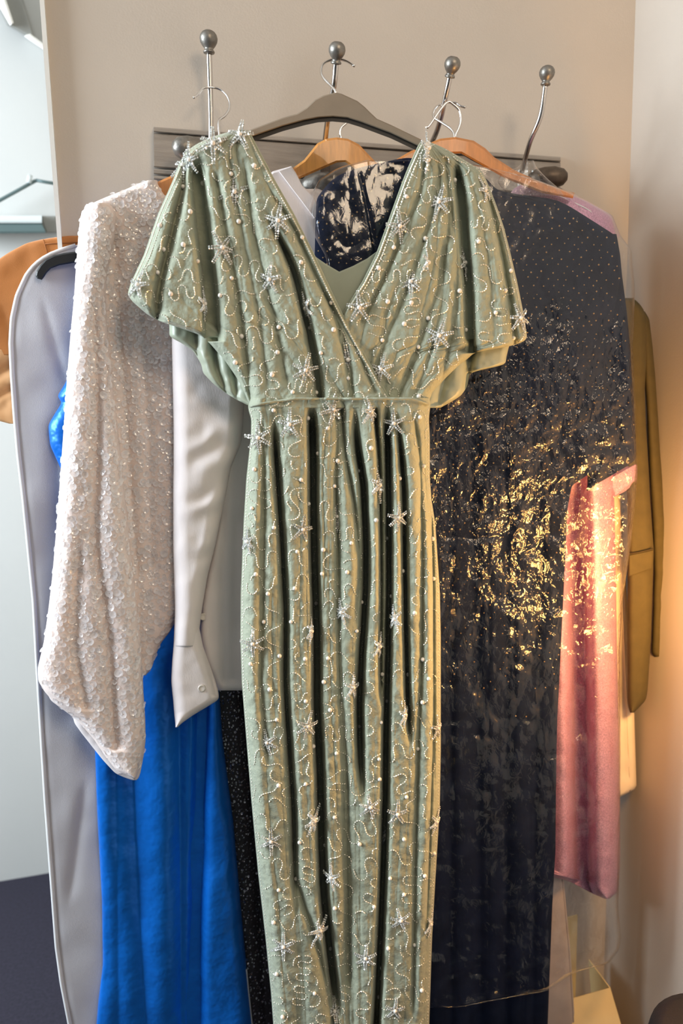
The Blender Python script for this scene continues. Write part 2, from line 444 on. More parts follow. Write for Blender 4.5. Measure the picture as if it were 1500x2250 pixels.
c0 = FAR.at(np.array(40.0), np.array(495.0), 0.03)
t = thing('wall_fixture', 'grey box fixture with a jointed metal arm on the pale far wall', 'fixture', c0)
Vb, Fb = slab([(-90, 474), (92, 474), (92, 490), (-90, 490)], FAR, 0.002, 0.075, 0.003); mk('top_rail', Vb, Fb, MT['fixpale'], t, smooth=False)
Vb, Fb = slab([(-90, 490), (92, 490), (100, 512), (-90, 514)], FAR, 0.002, 0.07, 0.003); mk('body', Vb, Fb, MT['fix'], t, smooth=False)
Vb, Fb = slab([(92, 474), (124, 475), (126, 511), (100, 512), (92, 490)], FAR, 0.002, 0.05, 0.003); mk('end_cap', Vb, Fb, MT['beam'], t, smooth=False)
pp = FAR.at(np.array([-40.0, 0, 40, 78]), np.array([460.0, 440, 418, 397]), 0.05); mk('arm', *tube(pp, 0.0042), MT['fix'], t)
pp = FAR.at(np.array([78.0, 100, 130]), np.array([396.0, 400, 405]), 0.05); mk('arm', *tube(pp, 0.004), MT['fix'], t)
pp = FAR.at(np.array([63.0, 65, 66]), np.array([402.0, 393, 385]), 0.055); mk('joint', *tube(pp, 0.006), MT['fixpale'], t)

# ------------------------------------------------------------------ coat rack
rk = thing('coat_rack', 'grey wooden wall rack with tall ball-topped metal hooks', 'coat rack', WALL.at(np.array(780.0), np.array(360.0)))


def board_strip(name, yl0, yl1, yr0, yr1, h0, h1, xl=338, xr=1231):
    Vb, Fb = slab([(xl, yl0), (xr, yr0), (xr, yr1), (xl, yl1)], WALL, h0, h1, 0.0015)
    return mk(name, Vb, Fb, MT['board'], rk, smooth=False)


board_strip('board', 292, 367, 357, 428, 0.001, 0.018)
board_strip('top_moulding', 279, 290, 345, 355, 0.001, 0.022)
board_strip('bottom_moulding', 371, 382, 432, 441, 0.001, 0.020)
board_strip('bottom_lip', 386, 394, 445, 452, 0.001, 0.022)

knob_prof = [(0.0, 0.034), (0.006, 0.0335), (0.0105, 0.031), (0.0135, 0.027), (0.0148, 0.022), (0.0138, 0.0165), (0.0108, 0.0115), (0.0078, 0.0082), (0.0070, 0.006), (0.0088, 0.0042), (0.0095, 0.0025), (0.0088, 0.0008), (0.004, 0.0)]
hooks = [((463, 320), (463, 255), (461, 180), (459, 115), 0.025, 0.030, 0.036, 0.042, 18.2),
         ((712, 330), (719, 268), (733, 190), (738, 138), 0.030, 0.095, 0.135, 0.150, 17.3),
         ((938, 335), (962, 280), (980, 205), (988, 168), 0.030, 0.085, 0.120, 0.132, 16.6),
         ((1146, 378), (1164, 312), (1187, 255), (1198, 185), 0.030, 0.075, 0.100, 0.110, 15.8)]
for i, (a, b, c, d, ha, hb, hc, hd, top) in enumerate(hooks):
    pts = spline([WALL.at(np.array(float(q[0])), np.array(float(q[1])), hh) for q, hh in ((a, ha), (b, hb), (c, hc), (d, hd))], 8)
    hk = mk('hook', *tube(pts, 0.0040, 12), MT['steel'], rk)
    ax = pts[-1] - pts[-4]; ax /= np.linalg.norm(ax)
    ks = top * pts[-1][1] / F / 0.0148
    mk('knob', *lathe([(kr * ks, kd * ks) for kr, kd in knob_prof[::-1]], pts[-1] - ax * 0.002, ax, 24), MT['iron'], hk, at=pts[-1])
    pb = WALL.at(np.array(float(a[0])), np.array(a[1] + 20.0), 0.018)
    mk('back_plate', *box(pb + WN * 0.003, WD, WN, 0.008, 0.003, pb[2] - 0.03, pb[2] + 0.016), MT['white'] if i == 3 else MT['iron'], hk, smooth=False)
for (bx, by), (kx, ky), hh in (((450, 372), (424, 330), 0.06), ((1168, 400), (1204, 391), 0.055), ((700, 420), (706, 405), 0.036), ((930, 440), (950, 420), 0.036)):
    p0 = WALL.at(np.array(float(bx)), np.array(float(by)), 0.018); p1 = WALL.at(np.array(float(kx)), np.array(float(ky)), hh)
    lh = mk('lower_hook', *tube(spline([p0, (p0 + p1) / 2 - np.array([0, 0, 0.012]), p1], 6), 0.0036), MT['iron'], rk)
    side = WD * (0.9 if kx > bx else -0.9) + WN * 0.4
    mk('oval_knob', *lathe([(0.0, -0.033), (0.008, -0.031), (0.014, -0.022), (0.0172, -0.006), (0.0170, 0.010), (0.0125, 0.024), (0.006, 0.030), (0.0, 0.031)], p1, side, 18), MT['bronze'] if kx == 1204 else MT['iron'], lh, at=p1)


# ------------------------------------------------------------------ hangers
def wire(pts, plane, h, r=0.0017):
    P = np.array(pts, float)
    return tube(spline(plane.at(P[:, 0], P[:, 1], np.broadcast_to(np.asarray(h, float), (len(P),))), 7), r, 8)


DP = Plane(750, 900, 0.975, 5.0)            # the gown's plane
SHIRT = WALL.off(0.068)
SEQ = WALL.off(0.066)
NAVY = Plane(1000, 900, 1.065, 8.0)

c0 = DP.at(np.array(740.0), np.array(300.0))
t = thing('plastic_hanger', 'taupe plastic hanger with a curved arch holding the beaded green gown', 'hanger', c0)
top = [(430, 343), (490, 313), (553, 284), (620, 259), (652, 250), (673, 237), (692, 219), (710, 210), (725, 206), (738, 203), (750, 206), (761, 211), (785, 222), (801, 235), (812, 246), (828, 261), (860, 275), (930, 309), (990, 337), (1040, 362)]
bot = [(1036, 378), (985, 354), (930, 326), (860, 293), (796, 269), (764, 259), (732, 256), (700, 258), (668, 264), (620, 277), (553, 300), (490, 328), (436, 357)]
mk('arch', *slab(top + bot, DP, -0.007, 0.005, 0.0015), MT['taupe'], t, smooth=False)
und = [(x, y - 1) for x, y in bot][::-1] + [(x + (2 if x < 700 else -2), y + 11) for x, y in bot]
mk('lower_flange', *slab(und, DP, -0.013, 0.001), MT['taupe_shade'], t, smooth=False)  # underside shade is in this flange's colour
mk('hook', *wire([(738, 212), (736, 199), (724, 186), (711, 172), (705, 158), (708, 143), (720, 134), (738, 130), (755, 132), (768, 138), (778, 145)], DP, [0, 0, -0.010, -0.020, -0.028, -0.036, -0.044, -0.048, -0.046, -0.040, -0.034]), MT['chrome'], t)


def wood_hanger(label, poly, plane, m, wirepts, wh, th=0.011):
    P = np.array(poly, float)
    t = thing('wooden_hanger', label, 'hanger', plane.at(np.array(P[:, 0].mean()), np.array(P[:, 1].mean())), 'wooden hangers')
    mk('shoulder_bar', *slab(poly, plane, -th, th, 0.003), m, t, smooth=False)
    mk('hook', *wire(wirepts, plane, wh), MT['chrome'], t)
    return t


wood_hanger('honey wooden hanger with a rounded top inside the white shirt collar',
            [(560, 432), (590, 408), (642, 370), (668, 351), (684, 331), (697, 315), (716, 305), (740, 302), (764, 305), (788, 317), (809, 339), (826, 357), (880, 397), (940, 436), (930, 456), (868, 418), (800, 384), (758, 356), (740, 357), (657, 393), (600, 427), (572, 450)],
            SHIRT.off(0.004), MT['wood'], [(750, 310), (747, 292), (750, 280), (762, 268), (766, 250), (757, 236), (744, 232), (733, 236)], 0.0)
wood_hanger('orange wooden hanger arm showing above the navy dotted gown',
            [(850, 362), (900, 333), (940, 316), (965, 305), (1000, 301), (1040, 309), (1066, 326), (1085, 345), (1130, 374), (1200, 405), (1262, 424), (1258, 436), (1190, 424), (1110, 392), (1070, 370), (1012, 337), (990, 338), (940, 350), (905, 362), (860, 382)],
            NAVY.off(-0.002), MT['wood2'], [(997, 312), (998, 298), (990, 283), (968, 268), (953, 258), (952, 244), (962, 232), (980, 225), (1000, 226), (1010, 232), (1022, 236)], [0, 0, -0.006, -0.015, -0.022, -0.030, -0.036, -0.040, -0.038, -0.034, -0.030])
wood_hanger('brown wooden hanger end showing at the white sequin jacket neck',
            [(322, 420), (345, 400), (385, 382), (430, 352), (460, 332), (482, 325), (505, 330), (540, 352), (600, 392), (660, 425), (652, 446), (590, 418), (520, 384), (482, 372), (440, 392), (395, 422), (350, 450), (326, 452)],
            SEQ.off(-0.002), MT['wood2'], [(484, 335), (482, 300), (480, 272), (483, 262), (494, 254), (503, 240), (504, 224), (496, 207), (480, 195), (460, 192), (446, 194), (436, 206), (425, 215)], [0, 0, -0.002, -0.006, -0.01, -0.014, -0.018, -0.022, -0.026, -0.026, -0.024, -0.02, -0.016], 0.006)
# a second hook wire on the third peg belongs to a thin wire hanger behind the navy gown
t = thing('wire_hanger', 'thin chrome wire hanger hooked over the third rack peg', 'hanger', NAVY.at(np.array(1000.0), np.array(300.0), -0.03))
pw = NAVY.off(-0.022)
mk('hook', *wire([(1003, 330), (1000, 300), (1008, 280), (1012, 262), (1008, 242), (996, 230), (984, 224), (968, 240), (946, 272), (938, 281)], pw, 0.0), MT['chrome'], t)
mk('frame', *wire([(1000, 328), (1060, 362), (1180, 412), (1300, 470), (1180, 474), (1000, 476), (860, 474), (780, 466), (900, 380), (1000, 328)], pw, 0.0), MT['chrome'], t)

# ------------------------------------------------------------------ pieces that are strewn over cloth
def octa(l, w):
    return np.array([[l, 0, 0], [-l, 0, 0], [0, w, 0], [0, -w, 0], [0, 0, w], [0, 0, -w]]), np.array([[0, 2, 4], [2, 1, 4], [1, 3, 4], [3, 0, 4], [2, 0, 5], [1, 2, 5], [3, 1, 5], [0, 3, 5]])


def strew(V0, F0, P, X, Y, Z, S):
    """Many copies of a little mesh at P with axes X Y Z and sizes S, as arrays."""
    V = P[:, None, :] + S[:, None, None] * (V0[None, :, 0, None] * X[:, None, :] + V0[None, :, 1, None] * Y[:, None, :] + V0[None, :, 2, None] * Z[:, None, :])
    n = len(V0); Fc = (F0[None] + (np.arange(len(P)) * n)[:, None, None]).reshape(-1, F0.shape[1])
    return V.reshape(-1, 3), Fc


def unit(a): return a / (np.linalg.norm(a, axis=-1, keepdims=True) + 1e-12)


def vermicelli(sheet, seed, inside, gap=24, near=10):
    """Meandering bead lines over a sheet: arrays of pixel points and headings."""
    r = random.Random(seed); occ = {}; out = []
    def close(x, y, own, k):
        cx, cy = int(x // near), int(y // near)
        for i in (-1, 0, 1):
            for j in (-1, 0, 1):
                for (a, b, o_, q) in occ.get((cx + i, cy + j), ()):
                    if (o_ != own or k - q > 9) and (a - x) ** 2 + (b - y) ** 2 < near * near: return True
        return False
    seeds = []
    y = sheet.y0
    while y < sheet.y1:
        x = float(sheet.xl(y)) + r.uniform(0, gap)
        while x < float(sheet.xr(y)):
            seeds.append((x + r.uniform(-8, 8), y + r.uniform(-8, 8))); x += gap * 0.8
        y += gap * 0.8
    r.shuffle(seeds); own = 0
    for x, y in seeds:
        own += 1; th0 = r.choice([math.pi / 2, -math.pi / 2, 0, math.pi]) + r.uniform(-0.5, 0.5); om = r.uniform(1.2, 1.85); lam = r.uniform(70, 125); ph = r.uniform(0, 6.28)
        pts = []; s_ = 0; n = int(r.uniform(20, 90)); step = 5.2
        for k in range(n):
            if not inside(x, y) or close(x, y, own, k): break
            th = th0 + om * math.sin(2 * math.pi * s_ / lam + ph)
            pts.append((x, y, th)); occ.setdefault((int(x // near), int(y // near)), []).append((x, y, own, k))
            x += step * math.cos(th); y += step * math.sin(th); s_ += step
        if len(pts) >= 5: out += pts
    return np.array(out)


def beads_on(sheet, pts, l=2.5, w=1.35, add=0.0013):
    px, py, th = pts.T
    P = sheet.S(px, py, add); Q = sheet.S(px + 2 * np.cos(th), py + 2 * np.sin(th), add)
    X = unit(Q - P); Z = np.broadcast_to(sheet.pl.n, X.shape); Y = unit(np.cross(Z, X)); Z = np.cross(X, Y)
    V0, F0 = octa(l / F, w / F)
    return strew(V0, F0, P, X, Y, Z, rng.uniform(0.75, 1.3, len(P)))


def sphere(r, nu=12, nv=8):
    return lathe([(max(1e-5, r * math.sin(math.pi * i / nv)), -r * math.cos(math.pi * i / nv)) for i in range(nv + 1)], (0, 0, 0), (0, 0, 1), nu)


def data_mesh(name, V, Fc, m):
    me = bpy.data.meshes.new(name); me.from_pydata(np.asarray(V).tolist(), [], [list(map(int, f)) for f in Fc])
    me.polygons.foreach_set('use_smooth', [True] * len(me.polygons)); me.materials.append(m); return me


def place(name, me, parent, P, X, Y, Z, s=1.0):
    o = bpy.data.objects.new(name, me); COL.objects.link(o); o.parent = parent
    b = ORG[parent.name]
    R = Matrix(((X[0], Y[0], Z[0]), (X[1], Y[1], Z[1]), (X[2], Y[2], Z[2]))).to_4x4()
    o.matrix_local = Matrix.Translation(Vector(P - b)) @ R @ Matrix.Scale(s, 4)
    return o


# ------------------------------------------------------------------ the beaded gown
gown = thing('beaded_gown', 'sage green beaded evening gown with flutter sleeves and starfish motifs, frontmost', 'dress', DP.at(np.array(750.0), np.array(2300.0)))

Lrows = [(286, 520, 546), (292, 492, 549), (302, 462, 554), (316, 432, 561), (330, 412, 568), (350, 398, 579), (400, 378, 605), (470, 347, 645), (560, 316, 690), (620, 288, 718), (645, 280, 730), (660, 288, 737), (690, 322, 752), (706, 350, 761), (716, 380, 766), (736, 440, 777), (756, 462, 788), (790, 492, 807), (830, 520, 830), (862, 536, 848), (884, 545, 862), (896, 552, 862)]
Lv = [([(404, 340), (405, 400), (390, 460), (366, 560), (346, 640), (345, 705)], 0.022, 10, 3, (10, 1)),
      ([(429, 330), (438, 438), (450, 540), (462, 640), (467, 750)], 0.050, 10, 14, (80, 1)),
      ([(468, 360), (492, 498), (510, 590), (528, 690), (552, 890)], 0.011, 10, 2, (60, 1)),
      ([(500, 330), (520, 450), (545, 580), (570, 700), (590, 880)], 0.006, 9, 0, (60, 60)),
      ([(534, 330), (549, 480), (570, 570), (600, 690), (635, 870)], 0.008, 10, 0, (60, 40)),
      ([(570, 440), (612, 520), (645, 590), (668, 680), (692, 790), (704, 885)], 0.040, 8, 4, (160, 1)),
      ([(580, 400), (640, 490), (690, 600), (735, 690), (762, 780), (775, 880)], 0.012, 9, 2, (80, 1)),
      ([(700, 620), (745, 700), (790, 780), (825, 870)], 0.007, 7, 0, (60, 10))]
LP = Sheet(Lrows, DP, 0.030, 30, Lv, gathers=26, gamp=0.0026, gw=6, noise=0.0016, nscale=17, sig=4, h0=0.012, seed=11, er=10)
Rrows = [(310, 926, 938), (318, 920, 960), (330, 914, 985), (350, 905, 1018), (375, 894, 1058), (400, 884, 1070), (450, 866, 1090), (500, 848, 1107), (560, 826, 1122), (620, 796, 1136), (690, 752, 1150), (742, 740, 1158), (752, 738, 1150), (764, 738, 1110), (772, 740, 1045), (786, 745, 1030), (800, 748, 1012), (830, 752, 980), (860, 756, 952), (880, 760, 944), (896, 765, 940)]
Rv = [([(960, 330), (965, 400), (940, 500), (900, 620), (850, 740), (800, 880)], 0.007, 9, 0, (60, 20)),
      ([(935, 330), (925, 420), (880, 530), (830, 640), (790, 720)], 0.007, 8, 0, (40, 20)),
      ([(975, 330), (985, 420), (985, 520), (960, 640), (920, 760), (870, 885)], 0.008, 10, 0, (60, 20)),
      ([(1000, 340), (1015, 440), (1022, 540), (1030, 640), (1033, 775)], 0.050, 8, 6, (90, 1)),
      ([(1060, 380), (1085, 480), (1105, 570), (1120, 660), (1132, 760)], 0.016, 10, 2, (40, 1)),
      ([(985, 420), (1005, 560), (1000, 700), (960, 880)], 0.006, 10, 0, (60, 60)),
      ([(970, 500), (975, 650), (940, 800), (900, 885)], 0.005, 9, 0, (60, 30))]
RP = Sheet(Rrows, DP, 0.026, 30, Rv, gathers=26, gamp=0.0026, gw=6, noise=0.0016, nscale=17, sig=4, h0=0.006, seed=12, er=30)
RP.e = 8
Srows = [(874, 548, 944), (885, 545, 947), (900, 545, 944), (920, 552, 942), (960, 551, 944), (1050, 541, 944), (1100, 538, 948), (1150, 535, 956), (1300, 529, 966), (1400, 528, 968), (1500, 531, 968), (1650, 543, 968), (1770, 553, 966), (1920, 567, 957), (2060, 583, 949), (2180, 595, 945), (2330, 606, 940), (2420, 610, 938)]
Sv = [([(575, 900), (580, 1100), (578, 1300), (572, 1500), (590, 1700)], 0.009, 9, 0),
      ([(598, 900), (610, 1050), (620, 1200), (628, 1350), (626, 1500), (636, 1650), (645, 1780), (650, 2050)], 0.042, 7, 3, (110, 250)),
      ([(684, 885), (688, 1000), (688, 1100), (691, 1250), (696, 1400), (696, 1550), (703, 1700), (706, 1850), (712, 1980), (728, 2120), (745, 2250)], 0.064, 6, 9, (70, 120)),
      ([(750, 885), (758, 1000), (778, 1100), (792, 1250), (780, 1400)], 0.014, 8, 0, (10, 100)),
      ([(778, 880), (784, 980), (798, 1060), (804, 1200), (803, 1300), (795, 1420), (789, 1550), (792, 1680), (800, 1780)], 0.058, 6.5, 5, (150, 160)),
      ([(822, 885), (833, 1000), (837, 1150), (838, 1300), (836, 1450), (838, 1560)], 0.030, 5, 2, (30, 60)),
      ([(848, 880), (852, 1000), (854, 1150), (854, 1300), (852, 1450), (848, 1600), (846, 1750), (842, 1900), (836, 2050), (826, 2260)], 0.062, 6, 5, (110, 10)),
      ([(868, 890), (880, 980), (888, 1080), (889, 1250), (892, 1400), (896, 1550), (902, 1650)], 0.044, 6, 2, (140, 100)),
      ([(906, 900), (922, 1000), (928, 1200), (926, 1450), (918, 1650), (912, 1900), (906, 2250)], 0.011, 8, 0),
      ([(946, 950), (948, 1100), (952, 1300), (952, 1600), (944, 1850), (934, 2100)], 0.010, 5, 0, (80, 100)),
      ([(640, 1900), (672, 2000), (700, 2090), (725, 2200), (740, 2300)], 0.016, 10, 0, (60, 1)),
      ([(756, 1600), (764, 1750), (770, 1950), (765, 2200)], 0.006, 12, 0, (100, 60))]
SK = Sheet(Srows, DP, 0.040, 30, Sv, gathers=36, gamp=0.0040, gw=7, noise=0.0022, nscale=20, sig=6, h0=0.004, seed=13)
LP.mesh('bodice_panel', MT['sage'], gown, 300, 240, 0.004, 'outer wrap half with the flutter sleeve, lying over the other')
RP.mesh('bodice_panel', MT['sage'], gown, 300, 240, 0.004, 'inner wrap half with the flutter sleeve, tucked under the other')
SK.mesh('skirt', MT['sage'], gown, 620, 460, 0.03)
# sleeve linings below the beaded hems
ll = Sheet([(690, 366, 420), (712, 372, 470), (740, 372, 500), (752, 395, 520), (770, 424, 540), (800, 442, 548), (820, 446, 552), (845, 470, 556), (870, 505, 560), (884, 530, 560), (892, 548, 562)], DP, 0.016, 16, [([(425, 700), (432, 780), (450, 850)], 0.010, 12, 0, (1, 1)), ([(472, 740), (470, 800), (500, 870)], 0.012, 9, 3, (1, 1)), ([(510, 760), (520, 880)], 0.008, 9, 0, (1, 1))], noise=0.002, nscale=20, sig=4, h0=0.0, seed=14)
ll.mesh('sleeve_lining', MT['sage_satin'], gown, 90, 70, 0.004)
rl = Sheet([(745, 990, 1125), (760, 985, 1118), (785, 975, 1112), (802, 965, 1110), (808, 955, 1080), (818, 948, 1032), (850, 938, 1026), (870, 935, 1012), (885, 930, 988), (896, 924, 966)], DP, 0.016, 16, [([(1040, 745), (1030, 800), (1024, 880)], 0.016, 9, 5, (1, 1)), ([(985, 800), (962, 890)], 0.007, 12, 0, (1, 1))], noise=0.002, nscale=20, sig=4, h0=-0.002, seed=15)
rl.mesh('sleeve_lining', MT['sage_satin'], gown, 90, 70, 0.004)
vi = Sheet([(556, 688, 689), (568, 680, 709), (580, 680, 722), (597, 680, 745), (598, 680, 800), (640, 690, 805), (690, 700, 800), (720, 710, 790)], DP, 0.004, 12, (), noise=0.003, nscale=30, sig=3, h0=-0.004, seed=16)
ins = np.array([(672, 548), (690, 562), (716, 580), (745, 597), (776, 584), (806, 568), (840, 545), (820, 640), (780, 720), (740, 720), (690, 640)], float)
mk('neckline_insert', *slab(ins.tolist(), DP, -0.006, 0.003, 0.002), MT['sage_satin'], gown, smooth=False, label='plain satin insert with a notched top edge')
# waist seam
xs = np.linspace(549, 700, 24); ys = 893 - 24 * ((xs - 549) / 151) ** 0.8
seam = [SK.S(np.array(x), np.array(max(y, 876)), 0.004) for x, y in zip(xs, ys)]
xs2 = np.linspace(712, 940, 36)
mk('waist_seam', *tube(np.array(seam), 0.0016, 8), MT['sage'], gown)
ys2 = np.where(xs2 < 852, 868 - 6 * (xs2 - 712) / 140, 862 + 26 * ((xs2 - 852) / 88) ** 1.2)
mk('waist_seam', *tube(np.array([SK.S(np.array(x), np.array(max(y, 876)), 0.006) for x, y in zip(xs2, ys2)]), 0.0016, 8), MT['sage'], gown)
# neckline bindings
for sh, side in ((LP, 'r'), (RP, 'l')):
    yy = np.linspace(sh.y0 + 4, sh.y1 - 10 if side == 'r' else 690, 90)
    xx = (sh.xr(yy) - 2) if side == 'r' else (sh.xl(yy) + 2)
    mk('neckline_binding', *tube(sh.S(xx, yy, 0.001), 0.0017, 8), MT['sage'], gown)


def in_L(x, y): return sh_in(LP, x, y, 6)
def sh_in(s, x, y, m): return s.y0 + 4 < y < s.y1 - 4 and float(s.xl(y)) + m < x < float(s.xr(y)) - m
def in_R(x, y): return sh_in(RP, x, y, 6) and not (y < LP.y1 and x < float(LP.xr(y)) + 4)
def in_S(x, y): return sh_in(SK, x, y, 5) and y > 885 and y < 2300


bv = []
for shx, ins_, sd in ((LP, in_L, 1), (RP, in_R, 2), (SK, in_S, 3)):
    bv.append(beads_on(shx, vermicelli(shx, sd, ins_)))
# bead rows along sleeve and neck edges
def edge_pts(f, y0, y1, n):
    yy = np.linspace(y0, y1, n); xx = f(yy); th = np.arctan2(np.gradient(yy), np.gradient(xx)); return np.stack([xx, yy, th], 1)
for shx, f, y0, y1, n in ((LP, lambda y: LP.xr(y) - 7, 300, 850, 110), (RP, lambda y: RP.xl(y) + 6, 320, 680, 80), (LP, lambda y: LP.xl(y) + 5, 300, 640, 80), (RP, lambda y: RP.xr(y) - 5, 330, 740, 90), (SK, lambda y: SK.xr(y) - 4, 900, 2280, 200), (SK, lambda y: SK.xl(y) + 4, 900, 2280, 200), (LP, lambda y: LP.xl(y) + 14, 310, 640, 60), (RP, lambda y: RP.xl(y) + 14, 330, 680, 60)):
    bv.append(beads_on(shx, edge_pts(f, y0, y1, n)))
Vb, Fb = cat(*[(v, f.tolist()) for v, f in bv])
mk('bead_embroidery', Vb, Fb, MT['bead'], gown, smooth=False, kind='stuff', label='meandering lines of tiny silver beads')


# starfish motifs: five or six arms of paired faceted beads and a pearl
def starfish(arms, seed):
    r = np.random.default_rng(seed); V0, F0 = octa(1.0, 1.0); vs = []
    for a, ln in arms:
        a = math.radians(a); d = np.array([math.cos(a), math.sin(a), 0]); q = np.array([-d[1], d[0], 0])
        k = int(ln * 1.15 / 4.8)
        for i in range(k):
            s_ = 7 + i * 4.8; wd_ = 4.3 * (1 - 0.45 * i / k)
            for sg in (-1, 1):
                c = (d * s_ + q * sg * wd_ * 0.8) / F; c[2] = 0.0012 + 0.0007 * math.sin(i) + (0.0012 if i < k - 1 else 0)
                R = wd_ * r.uniform(0.72, 1.0) / F
                rot = np.array(Quaternion(Vector(r.normal(size=3)).normalized(), r.uniform(0, 6)).to_matrix())
                vs.append(((V0 * R) @ rot.T + c, F0.tolist()))
    return cat(*vs)


SF = []
for k, arms in enumerate(([(90, 32), (25, 26), (-35, 28), (-90, 34), (205, 30), (150, 24)], [(80, 34), (20, 26), (-40, 26), (-95, 30), (215, 28), (160, 26)], [(100, 30), (35, 28), (-30, 22), (-75, 30), (-140, 30), (165, 24)], [(90, 30), (18, 24), (-54, 28), (-126, 28), (162, 24)])):
    v, f = starfish(arms, k); me = data_mesh('starfish', v, f, MT['crystal']); me.polygons.foreach_set('use_smooth', [False] * len(me.polygons)); SF.append(me)
PEARL = data_mesh('pearl', *sphere(1.0), MT['pearl'])
star_px = [(515, 423), (611, 486), (486, 546), (594, 614), (676, 676), (445, 668), (406, 366), (306, 628), (964, 446), (876, 498), (902, 622), (788, 677), (1017, 579), (964, 738), (1140, 700), (1062, 420), (1122, 577),
           (670, 814), (764, 790), (637, 933), (730, 900), (568, 962), (811, 905), (866, 930), (829, 1066), (838, 812), (547, 1190), (663, 1163), (740, 1135), (873, 1137), (870, 1360), (830, 1420), (753, 1345), (555, 1413), (680, 1387), (772, 1510),
           (588, 1630), (674, 1595), (886, 1570), (958, 1600), (595, 1847), (686, 1803), (813, 1772), (872, 1787), (843, 1833), (730, 1927), (880, 2020), (942, 2030), (623, 2077), (803, 2103), (838, 2140), (867, 2217), (700, 2043), (955, 1805), (735, 2222), (528, 300), (468, 318), (985, 326), (1032, 352), (420, 350)]
stars = []


def pick(x, y):
    if in_L(x, y): return LP
    if in_R(x, y): return RP
    return SK


for i, (x, y) in enumerate(star_px):
    s_ = pick(x, y); x = min(max(x, float(s_.xl(y)) + 8), float(s_.xr(y)) - 8)
    P, A, B, n = s_.frame(np.array(float(x)), np.array(float(y)), 0.0010, 9.0)
    if n @ s_.pl.n < 0: n = -n
    X = unit(A - n * (A @ n)); Y = np.cross(n, X); a = rng.uniform(-0.22, 0.22)
    X, Y = X * math.cos(a) + Y * math.sin(a), -X * math.sin(a) + Y * math.cos(a)
    o = place('starfish_motif', SF[i % 4], gown, P, X, Y, n, rng.uniform(0.78, 0.95)); ORG[o.name] = P
    p = bpy.data.objects.new('pearl', PEARL); COL.objects.link(p); p.parent = o; p.location = (0, 0, 0.004); p.scale = (0.0034,) * 3
    stars.append((x, y))
r = random.Random(5); pearls = []
tries = 0
while len(pearls) < 135 and tries < 9000:
    tries += 1; y = r.uniform(310, 2290); x = r.uniform(290, 1150)
    s_ = LP if in_L(x, y) else RP if in_R(x, y) else SK if in_S(x, y) else None
    if s_ is None or any((a - x) ** 2 + (b - y) ** 2 < 44 ** 2 for a, b in pearls) or any((a - x) ** 2 + (b - y) ** 2 < 40 ** 2 for a, b in stars): continue
    pearls.append((x, y)); P = s_.S(np.array(x), np.array(y), 0.0022)
    place('pearl', PEARL, gown, P, (1, 0, 0), (0, 1, 0), (0, 0, 1), r.uniform(0.0027, 0.0033))

# ------------------------------------------------------------------ sequins
def sequin_mesh():
    n = 10; prof = [(0.16, 0.02), (0.55, 0.0), (1.0, 0.16)]; V = [(rr * math.cos(2 * math.pi * j / n), rr * math.sin(2 * math.pi * j / n), z) for rr, z in prof for j in range(n)]
    Fq = [[i * n + j, i * n + (j + 1) % n, (i + 1) * n + (j + 1) % n, (i + 1) * n + j] for i in range(2) for j in range(n)]
    return np.array(V), np.array(Fq)


SV, SFc = sequin_mesh()


def sequins(sheets, parent, m, spacing, rlo, rhi, singles, seed, tilt=0.35, name='sequin', add=0.001, inside=None):
    r = np.random.default_rng(seed); allp = []
    for s_ in sheets:
        y = s_.y0 + 3
        while y < s_.y1 - 2:
            L, R = float(s_.xl(y)), float(s_.xr(y)); xs = np.arange(L + 2, R - 1, spacing) + r.uniform(-spacing * .4, spacing * .4, len(np.arange(L + 2, R - 1, spacing)))
            yy = y + r.uniform(-spacing * .35, spacing * .35, len(xs)); ok = (xs > L) & (xs < R) & (yy > s_.y0 + 1) & (yy < s_.y1 - 1)
            if ok.any():
                P, A, B, n = s_.frame(xs[ok], yy[ok], add, 4.0); n = unit(n * np.sign((n @ s_.pl.n))[:, None] + r.normal(0, tilt, n.shape) + s_.pl.n * 0.35)
                allp.append((P, n))
            y += spacing * 0.8
    P = np.concatenate([a for a, _ in allp]); n = np.concatenate([b for _, b in allp]); S = np.exp(r.uniform(math.log(rlo), math.log(rhi), len(P))) / F
    X = unit(np.cross(n, np.array([0.3, 0.2, 1.0]))); Y = np.cross(n, X)
    od = np.argsort(-S); one, rest = od[:singles], od[singles:]
    if singles:
        me = data_mesh(name, SV, SFc, m)
        for k in one: place(name, me, parent, P[k], X[k], Y[k], n[k], float(S[k]))
    V, Fc = strew(SV, SFc, P[rest], X[rest], Y[rest], n[rest], S[rest])
    mk(name + '_field', V, Fc, m, parent, kind='stuff')
    return len(P)


# ------------------------------------------------------------------ white sequin jacket
jk = thing('sequin_jacket', 'ivory jacket covered in clear round sequins with a draped wide sleeve', 'jacket', SEQ.at(np.array(230.0), np.array(1700.0)))
JF = Sheet([(446, 196, 240), (462, 182, 252), (478, 176, 256), (520, 172, 252), (600, 166, 236), (650, 163, 232), (733, 155, 236), (833, 147, 246), (967, 138, 262), (1080, 130, 274), (1183, 122, 284), (1265, 115, 294), (1350, 105, 303), (1412, 96, 309), (1467, 83, 313), (1496, 84, 314), (1520, 98, 315), (1547, 122, 317), (1580, 168, 319), (1624, 206, 320), (1660, 230, 316), (1694, 256, 306), (1704, 280, 301), (1709, 294, 299)],
           SEQ, 0.034, 36, [([(205, 620), (215, 800), (215, 1000), (210, 1200), (240, 1400), (255, 1650)], 0.012, 14, 0, (100, 1)), ([(180, 1150), (170, 1300), (165, 1420), (190, 1560)], 0.008, 14, 0, (100, 1))], noise=0.002, nscale=30, sig=4, h0=0.012, seed=21)
